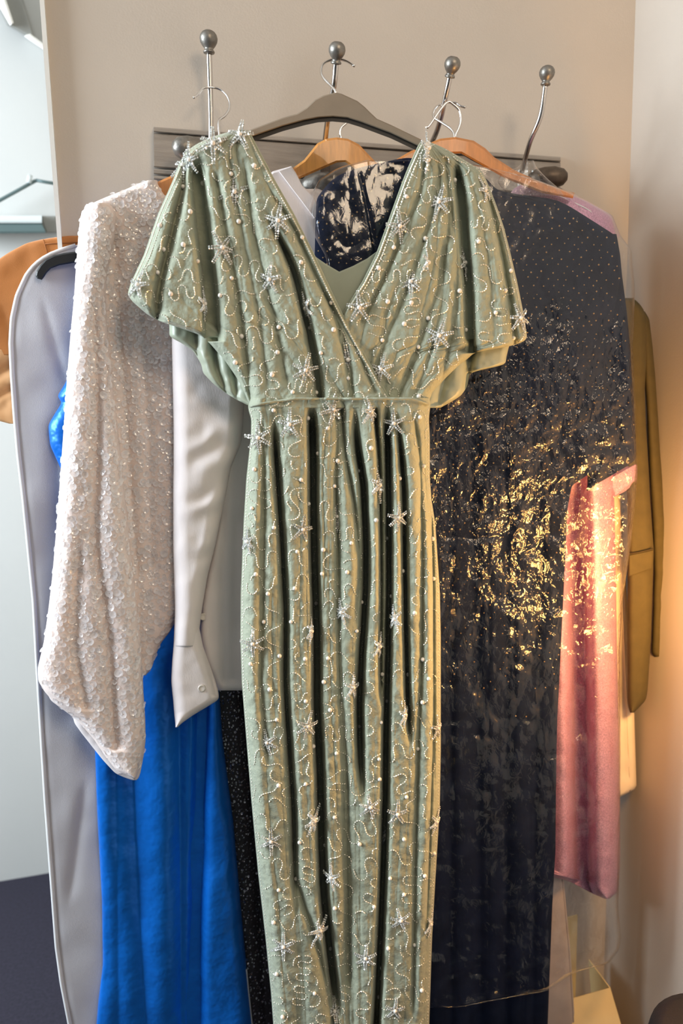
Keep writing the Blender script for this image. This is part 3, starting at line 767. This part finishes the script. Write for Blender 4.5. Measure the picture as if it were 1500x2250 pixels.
JB = Sheet([(396, 324, 344), (404, 300, 350), (414, 282, 356), (430, 240, 366), (448, 198, 380), (475, 196, 395), (560, 200, 420), (700, 205, 430), (900, 220, 436), (1100, 240, 438), (1250, 255, 436), (1330, 270, 415), (1355, 280, 392), (1390, 285, 372), (1412, 290, 354), (1440, 294, 342), (1467, 298, 334), (1484, 304, 320)],
           SEQ, 0.016, 30, [([(250, 480), (262, 700), (278, 900), (290, 1100), (306, 1300)], 0.008, 14, 0, (80, 80)), ([(300, 450), (310, 700), (330, 1000), (335, 1300)], 0.006, 18, 0, (80, 80))], noise=0.002, nscale=30, sig=4, h0=-0.004, seed=22)
JF.mesh('sleeve', MT['ivory'], jk, 300, 70, 0.006); JB.mesh('body', MT['ivory'], jk, 260, 70, 0.006)
lin = Sheet([(1500, 92, 130), (1540, 112, 200), (1575, 160, 250), (1590, 164, 290), (1612, 180, 310), (1640, 202, 316), (1670, 226, 314), (1700, 254, 308), (1711, 280, 304), (1714, 290, 300)], SEQ, 0.008, 20, (), noise=0.002, sig=3, h0=0.004, seed=23)
lin.mesh('sleeve_lining', MT['linen'], jk, 60, 40, 0.003, 'plain white lining showing below the sequins')
sequins([JF, JB], jk, MT['sequin'], 13.0, 4.0, 9.2, 300, 31, 0.16)

# ------------------------------------------------------------------ white shirt
st = thing('linen_shirt', 'white linen shirt with hanging buttoned sleeve behind the beaded gown', 'shirt', SHIRT.at(np.array(560.0), np.array(1500.0)))


def creases(px, py):
    k = np.clip((py - 860) / 120, 0, 1) * np.clip((1330 - py) / 150, 0, 1)
    return 0.0026 * k * np.sin((py * 0.92 + (px - 380) * 0.42 + 30 * vnoise(px / 40, py / 60, 3)) / 11.0) * np.clip((px - 395) / 50, 0.25, 1)


SB = Sheet([(415, 530, 700), (430, 510, 730), (470, 470, 770), (560, 440, 800), (700, 430, 800), (880, 440, 800), (1130, 482, 800), (1260, 452, 800), (1330, 440, 800), (1400, 438, 800), (1450, 446, 800), (1500, 468, 800), (1517, 476, 790)],
           SHIRT, 0.016, 20, [([(520, 1100), (515, 1500)], 0.005, 18, 0, (100, 1)), ([(496, 1000), (488, 1300), (492, 1500)], 0.004, 9, 0, (100, 1))], noise=0.003, nscale=60, sig=4, h0=0.0, seed=24)
SB.mesh('body', MT['linen'], st, 160, 60, 0.010)
SS = Sheet([(640, 400, 520), (700, 380, 548), (743, 377, 548), (880, 380, 536), (931, 381, 534), (973, 381, 530), (1027, 381, 507), (1077, 380, 498), (1131, 380, 487), (1198, 380, 473), (1265, 382, 456), (1336, 384, 444), (1382, 383, 438), (1420, 381, 437)],
           SHIRT, 0.030, 34, (), noise=0.003, nscale=50, sig=6, h0=0.018, seed=25, extra=creases)
SS.mesh('sleeve', MT['linen'], st, 260, 60, 0.012)
SC = Sheet([(1375, 386, 437), (1420, 381, 446), (1453, 378, 458), (1495, 376, 473), (1520, 378, 480), (1537, 380, 481), (1550, 381, 460), (1574, 383, 420), (1590, 385, 398), (1598, 385, 389)], SHIRT, 0.020, 26, [([(440, 1380), (455, 1440), (476, 1530)], 0.006, 7, 0, (1, 1))], noise=0.002, nscale=40, sig=4, h0=0.024, seed=26)
SC.mesh('cuff', MT['linen'], st, 90, 50, 0.012)
for bx, by, s_ in ((447, 1355, SB), (443, 1512, SC)):
    P = s_.S(np.array(float(bx)), np.array(float(by)), 0.0)
    mk('button', *lathe([(0.0, 0.0), (0.0056, 0.0), (0.006, 0.0012), (0.0048, 0.0022), (0.0035, 0.0015), (0.0, 0.0015)], P, s_.pl.n, 16), MT['button'], st, at=P)
col_ = [(560, 440), (588, 384), (600, 376), (640, 365), (650, 380), (663, 407), (690, 432), (720, 470), (730, 600), (690, 640), (640, 560), (590, 480)]
mk('collar', *slab(col_, SHIRT, 0.0, 0.020, 0.003), MT['linen'], st, smooth=False)
mk('collar_band', *slab([(612, 376), (638, 366), (652, 384), (664, 408), (690, 434), (704, 470), (690, 480), (660, 440), (640, 414)], SHIRT, 0.020, 0.024, 0.001), MT['linen'], st, smooth=False)

# ------------------------------------------------------------------ blue satin dress, dark sequin dress
BL = WALL.off(0.029)
bd = thing('satin_dress', 'royal blue satin dress hanging below the sequin jacket', 'dress', BL.at(np.array(380.0), np.array(2300.0)))
Brows = [(470, 260, 360), (560, 200, 400), (700, 170, 430), (838, 146, 450), (873, 124, 450), (882, 138, 450), (900, 126, 450), (933, 106, 450), (978, 110, 450), (1040, 138, 450), (1150, 170, 450), (1350, 195, 468), (1500, 204, 480), (1632, 208, 490), (1800, 214, 512), (1980, 224, 528), (2120, 226, 541), (2200, 216, 549), (2300, 208, 560), (2420, 200, 566)]
BS = Sheet(Brows, BL, 0.018, 40, [([(446, 1350), (444, 1600), (435, 1880), (429, 2120), (428, 2420)], 0.036, 14, 6, (100, 1)), ([(392, 1400), (395, 1650), (398, 1950), (400, 2420)], 0.018, 26, 0, (100, 1)), ([(300, 1400), (292, 1700), (300, 1900), (330, 2420)], 0.016, 34, 0, (100, 1)), ([(250, 1500), (256, 1800), (262, 2420)], 0.006, 26, 0, (100, 1))],
           noise=0.008, nscale=110, sig=5, h0=0.0, seed=27, er=30)
BS.mesh('skirt', MT['blue'], bd, 360, 120, 0.004)
hy = np.linspace(2130, 2400, 30); mk('side_hem', *tube(BS.S(BS.xr(hy) - 1, hy, 0.001), 0.0014, 8), MT['piping'], bd, label='pale edge of the satin hem')
DS = WALL.off(0.012)
dd = thing('sequin_dress', 'dark charcoal sequin dress showing between blue satin and beaded gown', 'dress', DS.at(np.array(560.0), np.array(2300.0)))
DD = Sheet([(900, 440, 800), (1300, 440, 800), (1480, 455, 800), (1700, 470, 800), (1900, 500, 800), (2100, 520, 800), (2420, 540, 800)], DS, 0.012, 30, [([(540, 1480), (560, 1800), (580, 2100), (590, 2400)], 0.016, 14, 6, (1, 1)), ([(700, 1200), (700, 2400)], 0.01, 20, 0, (1, 1))], noise=0.003, nscale=40, h0=0.0, seed=28)
DD.mesh('skirt', MT['darkseq'], dd, 120, 60, 0.006)
sq = Sheet([(1480, 470, 620), (1700, 480, 640), (1900, 505, 650), (2300, 530, 670)], DS, 0.012, 30, DD and [([(540, 1480), (560, 1800), (580, 2100), (590, 2400)], 0.016, 14, 6, (1, 1))], noise=0.003, nscale=40, h0=0.002, seed=28)
sequins([sq], dd, MT['darkdisc'], 8.0, 1.6, 3.4, 0, 33, 0.5)

# ------------------------------------------------------------------ garment bag, black hanger, tan jacket
GB = WALL.off(0.010)
gb = thing('garment_bag', 'pale grey fabric garment bag with white piped edge', 'garment bag', GB.at(np.array(200.0), np.array(2300.0)))
Grows = [(538, 168, 330), (545, 145, 335), (553, 120, 335), (564, 96, 335), (582, 72, 335), (604, 54, 335), (650, 33, 335), (700, 22, 335), (755, 19, 335), (822, 22, 335), (922, 29, 335), (1000, 36, 335), (1100, 48, 335), (1320, 70, 335), (1467, 78, 335), (1600, 86, 335), (1760, 96, 335), (1920, 108, 335), (2080, 120, 335), (2160, 131, 335), (2300, 158, 335), (2420, 170, 335)]
GS = Sheet(Grows, GB, 0.009, 26, [([(90, 640), (120, 760), (150, 860)], 0.003, 14, 0), ([(120, 900), (140, 1200), (170, 1600)], 0.006, 40, 0), ([(190, 1700), (170, 1850), (150, 2000)], 0.004, 16, 0)], noise=0.006, nscale=110, sig=4, h0=0.0, seed=41)
GS.mesh('cover', MT['bag'], gb, 260, 60, 0.006)
yy = np.linspace(540, 2400, 200); mk('piping', *tube(GS.S(GS.xl(yy) + 5, yy, 0.0015), 0.0034, 8), MT['piping'], gb, label='white piped edge')
bh = thing('velvet_hanger', 'black slim hanger resting over the grey garment bag', 'hanger', GB.at(np.array(130.0), np.array(590.0), 0.03))
hp = [(82, 612), (78, 606), (80, 596), (88, 583), (100, 570), (118, 561), (140, 556), (172, 552), (260, 540), (330, 520), (330, 545), (262, 563), (172, 576), (130, 583), (112, 590), (103, 599), (96, 610), (92, 615)]
mk('shoulder_bar', *slab(hp, GB, 0.014, 0.022, 0.002), MT['black'], bh, smooth=False)
mk('hook', *wire([(320, 532), (332, 500), (348, 470), (352, 440), (340, 425)], GB, 0.02), MT['black'], bh)

TP = WALL.off(0.002)
tj = thing('tan_jacket', 'tan orange wool jacket behind the grey garment bag', 'jacket', TP.at(np.array(60.0), np.array(900.0)))
TB = Sheet([(518, 150, 330), (522, 110, 335), (527, 86, 335), (533, 60, 335), (553, 22, 335), (569, -2, 335), (600, -36, 335), (660, -70, 335), (760, -80, 335), (780, -80, 335)], TP, 0.004, 40, [([(-10, 640), (10, 700), (40, 790)], 0.004, 20, 0)], noise=0.003, nscale=60, sig=3, h0=0.0, seed=42)
TB.mesh('body', MT['tan'], tj, 100, 60, 0.003)
TC = Sheet([(768, -86, 60), (800, -90, 70), (850, -85, 75), (890, -70, 75), (915, -30, 70), (926, 0, 65), (931, 24, 40)], TP, 0.005, 20, [([(-40, 808), (60, 812)][:2], 0.0, 5, 0)], noise=0.004, nscale=30, sig=3, h0=-0.002, seed=43, extra=lambda px, py: -0.010 * np.exp(-((py - 815 + 0.5 * px) / 14) ** 2) - 0.006 * np.exp(-((py - 868 + 0.6 * px) / 10) ** 2))
TC.mesh('turned_cuff', MT['tan_pale'], tj, 70, 40, 0.003, 'paler turned back cuff')
for pts in ([(95, 527), (99, 538), (103, 552), (106, 562)], [(99, 536), (120, 535), (150, 534), (172, 533)], [(106, 556), (98, 566), (90, 578)]):
    q = np.array(pts, float); mk('seam', *tube(TB.S(q[:, 0], q[:, 1], 0.0006), 0.0009, 6), MT['tan_dark'], tj)

# ------------------------------------------------------------------ navy gown in clear film
nv = thing('dotted_gown', 'navy tulle gown with tiny gold dots under clear film', 'dress', NAVY.at(np.array(1080.0), np.array(2300.0)))
Nrows = [(347, 880, 912), (352, 866, 960), (360, 826, 1000), (368, 788, 1030), (385, 742, 1060), (402, 722, 1078), (419, 708, 1092), (428, 701, 1140), (436, 696, 1216), (455, 694, 1254), (484, 693, 1300), (518, 692, 1353), (560, 691, 1360), (604, 690, 1362), (680, 690, 1352), (760, 692, 1340), (850, 700, 1330), (950, 710, 1322), (1030, 716, 1312), (1066, 720, 1256), (1120, 724, 1246), (1260, 735, 1240), (1420, 745, 1232), (1580, 755, 1224), (1670, 760, 1222), (1870, 770, 1220), (1990, 775, 1213), (2170, 780, 1206), (2330, 785, 1200), (2420, 785, 1198)]
NS = Sheet(Nrows, NAVY, 0.020, 40, [([(1030, 700), (1035, 1000), (1045, 1400), (1050, 1900), (1055, 2400)], 0.016, 26, 6, (100, 1)), ([(1110, 800), (1112, 1200), (1110, 1700), (1110, 2400)], 0.014, 24, 0, (100, 1)), ([(1180, 950), (1176, 1500), (1170, 2400)], 0.010, 20, 0, (100, 1)),
                                   ([(1090, 480), (1170, 540), (1180, 560)], 0.004, 12, 0), ([(985, 900), (990, 1500), (990, 2400)], 0.010, 16, 0, (100, 1)), ([(840, 365), (800, 470), (790, 560)], 0.003, 8, 0), ([(870, 362), (838, 470), (820, 560)], 0.003, 8, 0)],
           gathers=18, gamp=0.0025, gw=8, noise=0.004, nscale=50, sig=4, h0=0.0, seed=51)
NS.mesh('body', MT['navy'], nv, 420, 140, 0.008)
NC = Sheet([(514, 1340, 1354), (560, 1330, 1362), (604, 1320, 1366), (680, 1310, 1376), (760, 1300, 1384), (900, 1296, 1393), (960, 1294, 1396), (1008, 1292, 1397), (1020, 1292, 1384), (1048, 1290, 1338), (1066, 1290, 1306), (1078, 1288, 1296)], NAVY, 0.014, 30, (), gathers=6, gamp=0.002, noise=0.004, nscale=40, sig=4, h0=-0.012, seed=52)
NC.mesh('cape_sleeve', MT['navy'], nv, 160, 40, 0.005)
# gold dots
dp = []
rr = np.random.default_rng(3)
for s_ in (NS, NC):
    k = 0; y = s_.y0 + 8
    while y < min(s_.y1, 1580) - 4:
        L, R = float(s_.xl(y)), float(s_.xr(y)); xs = np.arange(L + (6 if k % 2 else 17), R - 4, 22) + rr.uniform(-4, 4, len(np.arange(L + (6 if k % 2 else 17), R - 4, 22)))
        yy2 = y + 0.25 * (xs - 1000) * 0.3 % 5 + rr.uniform(-4, 4, len(xs)); ok = (yy2 > s_.y0 + 3) & (yy2 < s_.y1 - 3) & (rr.random(len(xs)) < np.clip((1580 - yy2) / 330, 0, 1))
        P = s_.S(xs[ok], yy2[ok], 0.0006); dp.append(P); y += 15; k += 1
P = np.concatenate(dp); V0, F0 = octa(1.0, 1.0)
e = np.eye(3); V, Fc = strew(V0, F0, P, np.repeat(e[:1], len(P), 0), np.repeat(e[1:2], len(P), 0), np.repeat(e[2:], len(P), 0), rr.uniform(1.3, 2.3, len(P)) / F)
mk('dot_embroidery', V, Fc, MT['gold'], nv, smooth=False, kind='stuff', label='tiny gold dots')

FP = NAVY.off(0.006)


def crinkle(px, py):
    k = np.clip((py - 640) / 250, 0.18, 1)
    a = np.abs(vnoise(px / 46 + py / 160, py / 40, 2)); b = np.abs(vnoise(px / 19 + 9, py / 23 + px / 60, 4)); c = vnoise(px / 70, py / 200, 6)
    k2 = np.clip((py - 560) / 250, 0.0, 1)
    return k * (0.010 * a + 0.0045 * b) + k2 * 0.008 * c


fm = thing('plastic_cover', 'clear crinkled plastic garment cover over the navy and pink gowns', 'garment cover', FP.at(np.array(1150.0), np.array(2200.0)))
FR = [(352, 800, 1000), (362, 760, 1040), (372, 735, 1100), (395, 700, 1180), (420, 688, 1250), (440, 682, 1290), (472, 676, 1345), (516, 690, 1362), (540, 700, 1380), (552, 706, 1388), (566, 712, 1388), (632, 720, 1394), (700, 724, 1393), (760, 728, 1390), (900, 740, 1397), (1040, 760, 1400), (1100, 766, 1396), (1188, 775, 1387), (1320, 785, 1367), (1420, 790, 1362), (1670, 800, 1363), (1900, 810, 1361), (1990, 815, 1358), (2060, 818, 1364), (2085, 820, 1361), (2118, 822, 1336), (2138, 824, 1258), (2174, 826, 1206), (2200, 826, 1070), (2214, 830, 998)]
FS = Sheet(FR, FP, 0.024, 16, [([(786, 366), (806, 450), (826, 560)], 0.004, 2.5, 0), ([(704, 430), (690, 500), (706, 580)], 0.004, 4, 0)], noise=0.0012, nscale=60, sig=3, h0=0.006, seed=53, extra=crinkle)
FS.mesh('film', MT['film'], fm, 620, 220, 0.105)
# rolled bottom edge and the knot of film at the rack
by = np.array([(946, 2204), (996, 2213), (1070, 2200), (1140, 2187), (1206, 2173), (1258, 2138), (1310, 2122), (1338, 2112), (1358, 2088)], float)
mk('bottom_edge', *tube(spline(FP.at(by[:, 0], by[:, 1], np.full(len(by), 0.012)), 6), 0.0012, 6), MT['film'], fm)
KN = Sheet([(352, 1150, 1172), (366, 1140, 1178), (380, 1104, 1190), (396, 1090, 1206), (412, 1100, 1226), (430, 1120, 1240)], NAVY.off(0.012), 0.012, 14, [([(1150, 352), (1160, 430)], 0.006, 6, 0, (1, 1)), ([(1180, 380), (1205, 430)], 0.006, 6, 0, (1, 1))], noise=0.006, nscale=14, sig=3, h0=0.0, seed=54)
KN.mesh('gathered_neck', MT['film'], fm, 40, 50, 0.01)

# ------------------------------------------------------------------ pink gown, cream shirt, petticoat, olive jacket
PK = Plane(1290, 900, 1.168, 8.0)
pg = thing('glitter_gown', 'pink glitter gown hanging behind the navy gown', 'dress', PK.at(np.array(1290.0), np.array(1900.0)))
Prow = [(404, 1150, 1180), (412, 1130, 1205), (426, 1120, 1246), (442, 1110, 1288), (460, 1105, 1322), (478, 1100, 1343), (516, 1100, 1353), (560, 1105, 1352), (700, 1120, 1352), (900, 1130, 1350), (1092, 1140, 1349), (1220, 1140, 1352), (1420, 1140, 1355), (1670, 1140, 1360), (1870, 1140, 1362), (1910, 1140, 1361), (1922, 1190, 1360), (1936, 1250, 1359), (1952, 1280, 1357), (1964, 1302, 1352), (1972, 1322, 1342), (1975, 1330, 1337)]
PS = Sheet(Prow, PK, 0.050, 40, [([(1262, 900), (1266, 1150), (1274, 1500), (1280, 1980)], 0.058, 12, 26, (250, 1)), ([(1215, 900), (1215, 1950)], 0.012, 14, 0, (100, 1))], noise=0.003, nscale=40, sig=3, h0=0.0, seed=61)
PS.mesh('body', MT['pink'], pg, 300, 90, 0.008)
mk('waist_ruffle', *slab([(1334, 1050), (1366, 1030), (1398, 1014), (1400, 1034), (1398, 1060), (1372, 1080), (1348, 1093)], PK, -0.01, 0.02, 0.004), MT['pink'], pg, smooth=False)
CP = Plane(1370, 1400, 1.208, 8.0)
cg = thing('cream_shirt', 'cream cotton shirt hem behind the pink glitter gown', 'shirt', CP.at(np.array(1370.0), np.array(1700.0)))
CS = Sheet([(700, 1230, 1356), (1090, 1220, 1362), (1200, 1220, 1369), (1300, 1220, 1376), (1540, 1220, 1392), (1730, 1240, 1398), (1738, 1260, 1390), (1746, 1300, 1372), (1752, 1330, 1360)], CP, 0.012, 12, [([(1356, 1090), (1364, 1300), (1372, 1740)], 0.003, 5, 0)], sig=3, noise=0.002, seed=62)
CS.mesh('body', MT['cream'], cg, 120, 40, 0.006)
bx_ = np.array([(1360, 1100), (1366, 1300), (1376, 1540), (1384, 1738)], float)
mk('placket', *tube(spline(CS.S(bx_[:, 0], bx_[:, 1], 0.0005), 8), 0.0016, 6), MT['cream'], cg)
QP = Plane(1200, 2100, 1.158, 8.0)
pt = thing('petticoat', 'pale grey lining skirt below the pink glitter gown hem', 'skirt', QP.at(np.array(1180.0), np.array(2300.0)))
QS = Sheet([(1700, 1050, 1215), (1850, 1060, 1230), (1922, 1060, 1237), (2090, 1050, 1253), (2250, 1050, 1263), (2420, 1040, 1272)], QP, 0.010, 14, (), noise=0.002, nscale=40, seed=63)
QS.mesh('skirt', MT['pale'], pt, 80, 40, 0.006)
hy = np.linspace(1930, 2400, 24); mk('hem_band', *tube(QS.S(QS.xr(hy) - 3, hy, 0.0005), 0.0012, 6), MT['pale'], pt)

OP = Plane(1420, 1100, 1.182, 4.0)
oj = thing('olive_blazer', 'olive wool blazer with pocket flap hanging in the wall corner', 'jacket', OP.at(np.array(1420.0), np.array(1500.0)))
OB = Sheet([(655, 1330, 1390), (664, 1320, 1402), (680, 1310, 1414), (710, 1300, 1420), (800, 1300, 1419), (855, 1300, 1416), (940, 1330, 1419), (1020, 1372, 1424), (1100, 1378, 1428), (1210, 1378, 1436), (1400, 1378, 1430), (1520, 1378, 1422), (1540, 1378, 1418), (1556, 1380, 1402), (1566, 1384, 1392)], OP, 0.018, 16, [([(1396, 800), (1400, 1200)], 0.003, 20, 0)], noise=0.003, nscale=60, sig=4, h0=0.004, seed=64)
OB.mesh('body', MT['olive'], oj, 150, 40, 0.006)
OS = Sheet([(684, 1404, 1416), (700, 1406, 1426), (760, 1410, 1433), (826, 1414, 1439), (900, 1420, 1444), (1000, 1424, 1450), (1100, 1430, 1459), (1180, 1434, 1467), (1260, 1436, 1471), (1350, 1434, 1475), (1420, 1431, 1476), (1438, 1431, 1472), (1443, 1438, 1466)], OP, 0.014, 14, (), noise=0.003, nscale=50, sig=4, h0=-0.014, seed=65)
OS.mesh('sleeve', MT['olive'], oj, 130, 30, 0.008)
mk('pocket_flap', *slab([(1381, 1219), (1434, 1207), (1434, 1213), (1432, 1250), (1405, 1260), (1381, 1266)], OP, 0.018, 0.025, 0.002), MT['olive'], oj, smooth=False)
q = np.array([(1380, 1218), (1406, 1213), (1434, 1206)], float); mk('pocket_seam', *tube(OP.at(q[:, 0], q[:, 1], np.full(3, 0.025)), 0.0014, 6), MT['olive_dark'], oj)

# ------------------------------------------------------------------ paper bag and stool at the foot
BP = Plane(1310, 2200, 1.19, 12.0)
pb = thing('paper_bag', 'cream paper bag standing on the floor below the gowns', 'bag', (*BP.at(np.array(1310.0), np.array(2300.0))[:2], 0.0))
tl = BP.at(np.array(1225.0), np.array(2192.0)); tr = BP.at(np.array(1338.0), np.array(2170.0))
zt = float(tr[2])
def panel(a, b, c, d, th=0.002):
    a, b, c, d = map(np.array, (a, b, c, d)); n = np.cross(b - a, d - a); n = n / np.linalg.norm(n) * th
    V = np.array([a, b, c, d, a + n, b + n, c + n, d + n]); return V, BF
bk = -BP.n * 0.09; A0 = np.array([tl[0], tl[1], 0.0]) - bk * 1.3; B0 = np.array([tr[0] + 0.02, tr[1], 0.0]) - bk * 1.3
mk('front_panel', *panel(A0, B0, np.array([tr[0], tr[1], zt]), np.array([tl[0], tl[1], zt - 0.008])), MT['paper'], pb, smooth=False)
mk('side_panel', *panel(B0, B0 + bk * 2.1, np.array([tr[0], tr[1], zt]) + bk * 0.8, np.array([tr[0], tr[1], zt])), MT['paper'], pb, smooth=False)
A1 = A0 + bk * 2.1; C1 = np.array([BP.at(np.array(1312.0), np.array(2150.0))[0], tr[1], 0.0]) + bk * 0.8
mk('back_panel', *panel(A1, C1, C1 + np.array([0, 0, zt + 0.10]), A1 + np.array([0, 0, zt + 0.10])), MT['paper'], pb, smooth=False)
mk('base', *panel(A0 + [0, 0, 0.002], B0 + [0, 0, 0.002], B0 + bk * 2.1 + [0, 0, 0.002], A0 + bk * 2.1 + [0, 0, 0.002]), MT['paper'], pb, smooth=False)

d0 = rays(1590, 2285); sp = EYE + d0 * (0.80 / d0[1])
so = thing('stool', 'black round padded stool at the bottom corner by the wall', 'stool', (sp[0], sp[1], 0.0))
zs = float(sp[2])
mk('seat', *lathe([(0.0, -0.06), (0.075, -0.06), (0.088, -0.05), (0.092, -0.03), (0.088, -0.012), (0.07, -0.002), (0.0, 0.0)], (sp[0], sp[1], zs), (0, 0, 1), 40), MT['leather'], so)
for k in range(4):
    a = math.pi / 4 + k * math.pi / 2; p0 = np.array([sp[0] + 0.055 * math.cos(a), sp[1] + 0.055 * math.sin(a), zs - 0.058]); p1 = np.array([sp[0] + 0.085 * math.cos(a), sp[1] + 0.085 * math.sin(a), 0.0])
    mk('leg', *tube([p0, (p0 + p1) / 2, p1], 0.009, 10), MT['black'], so)
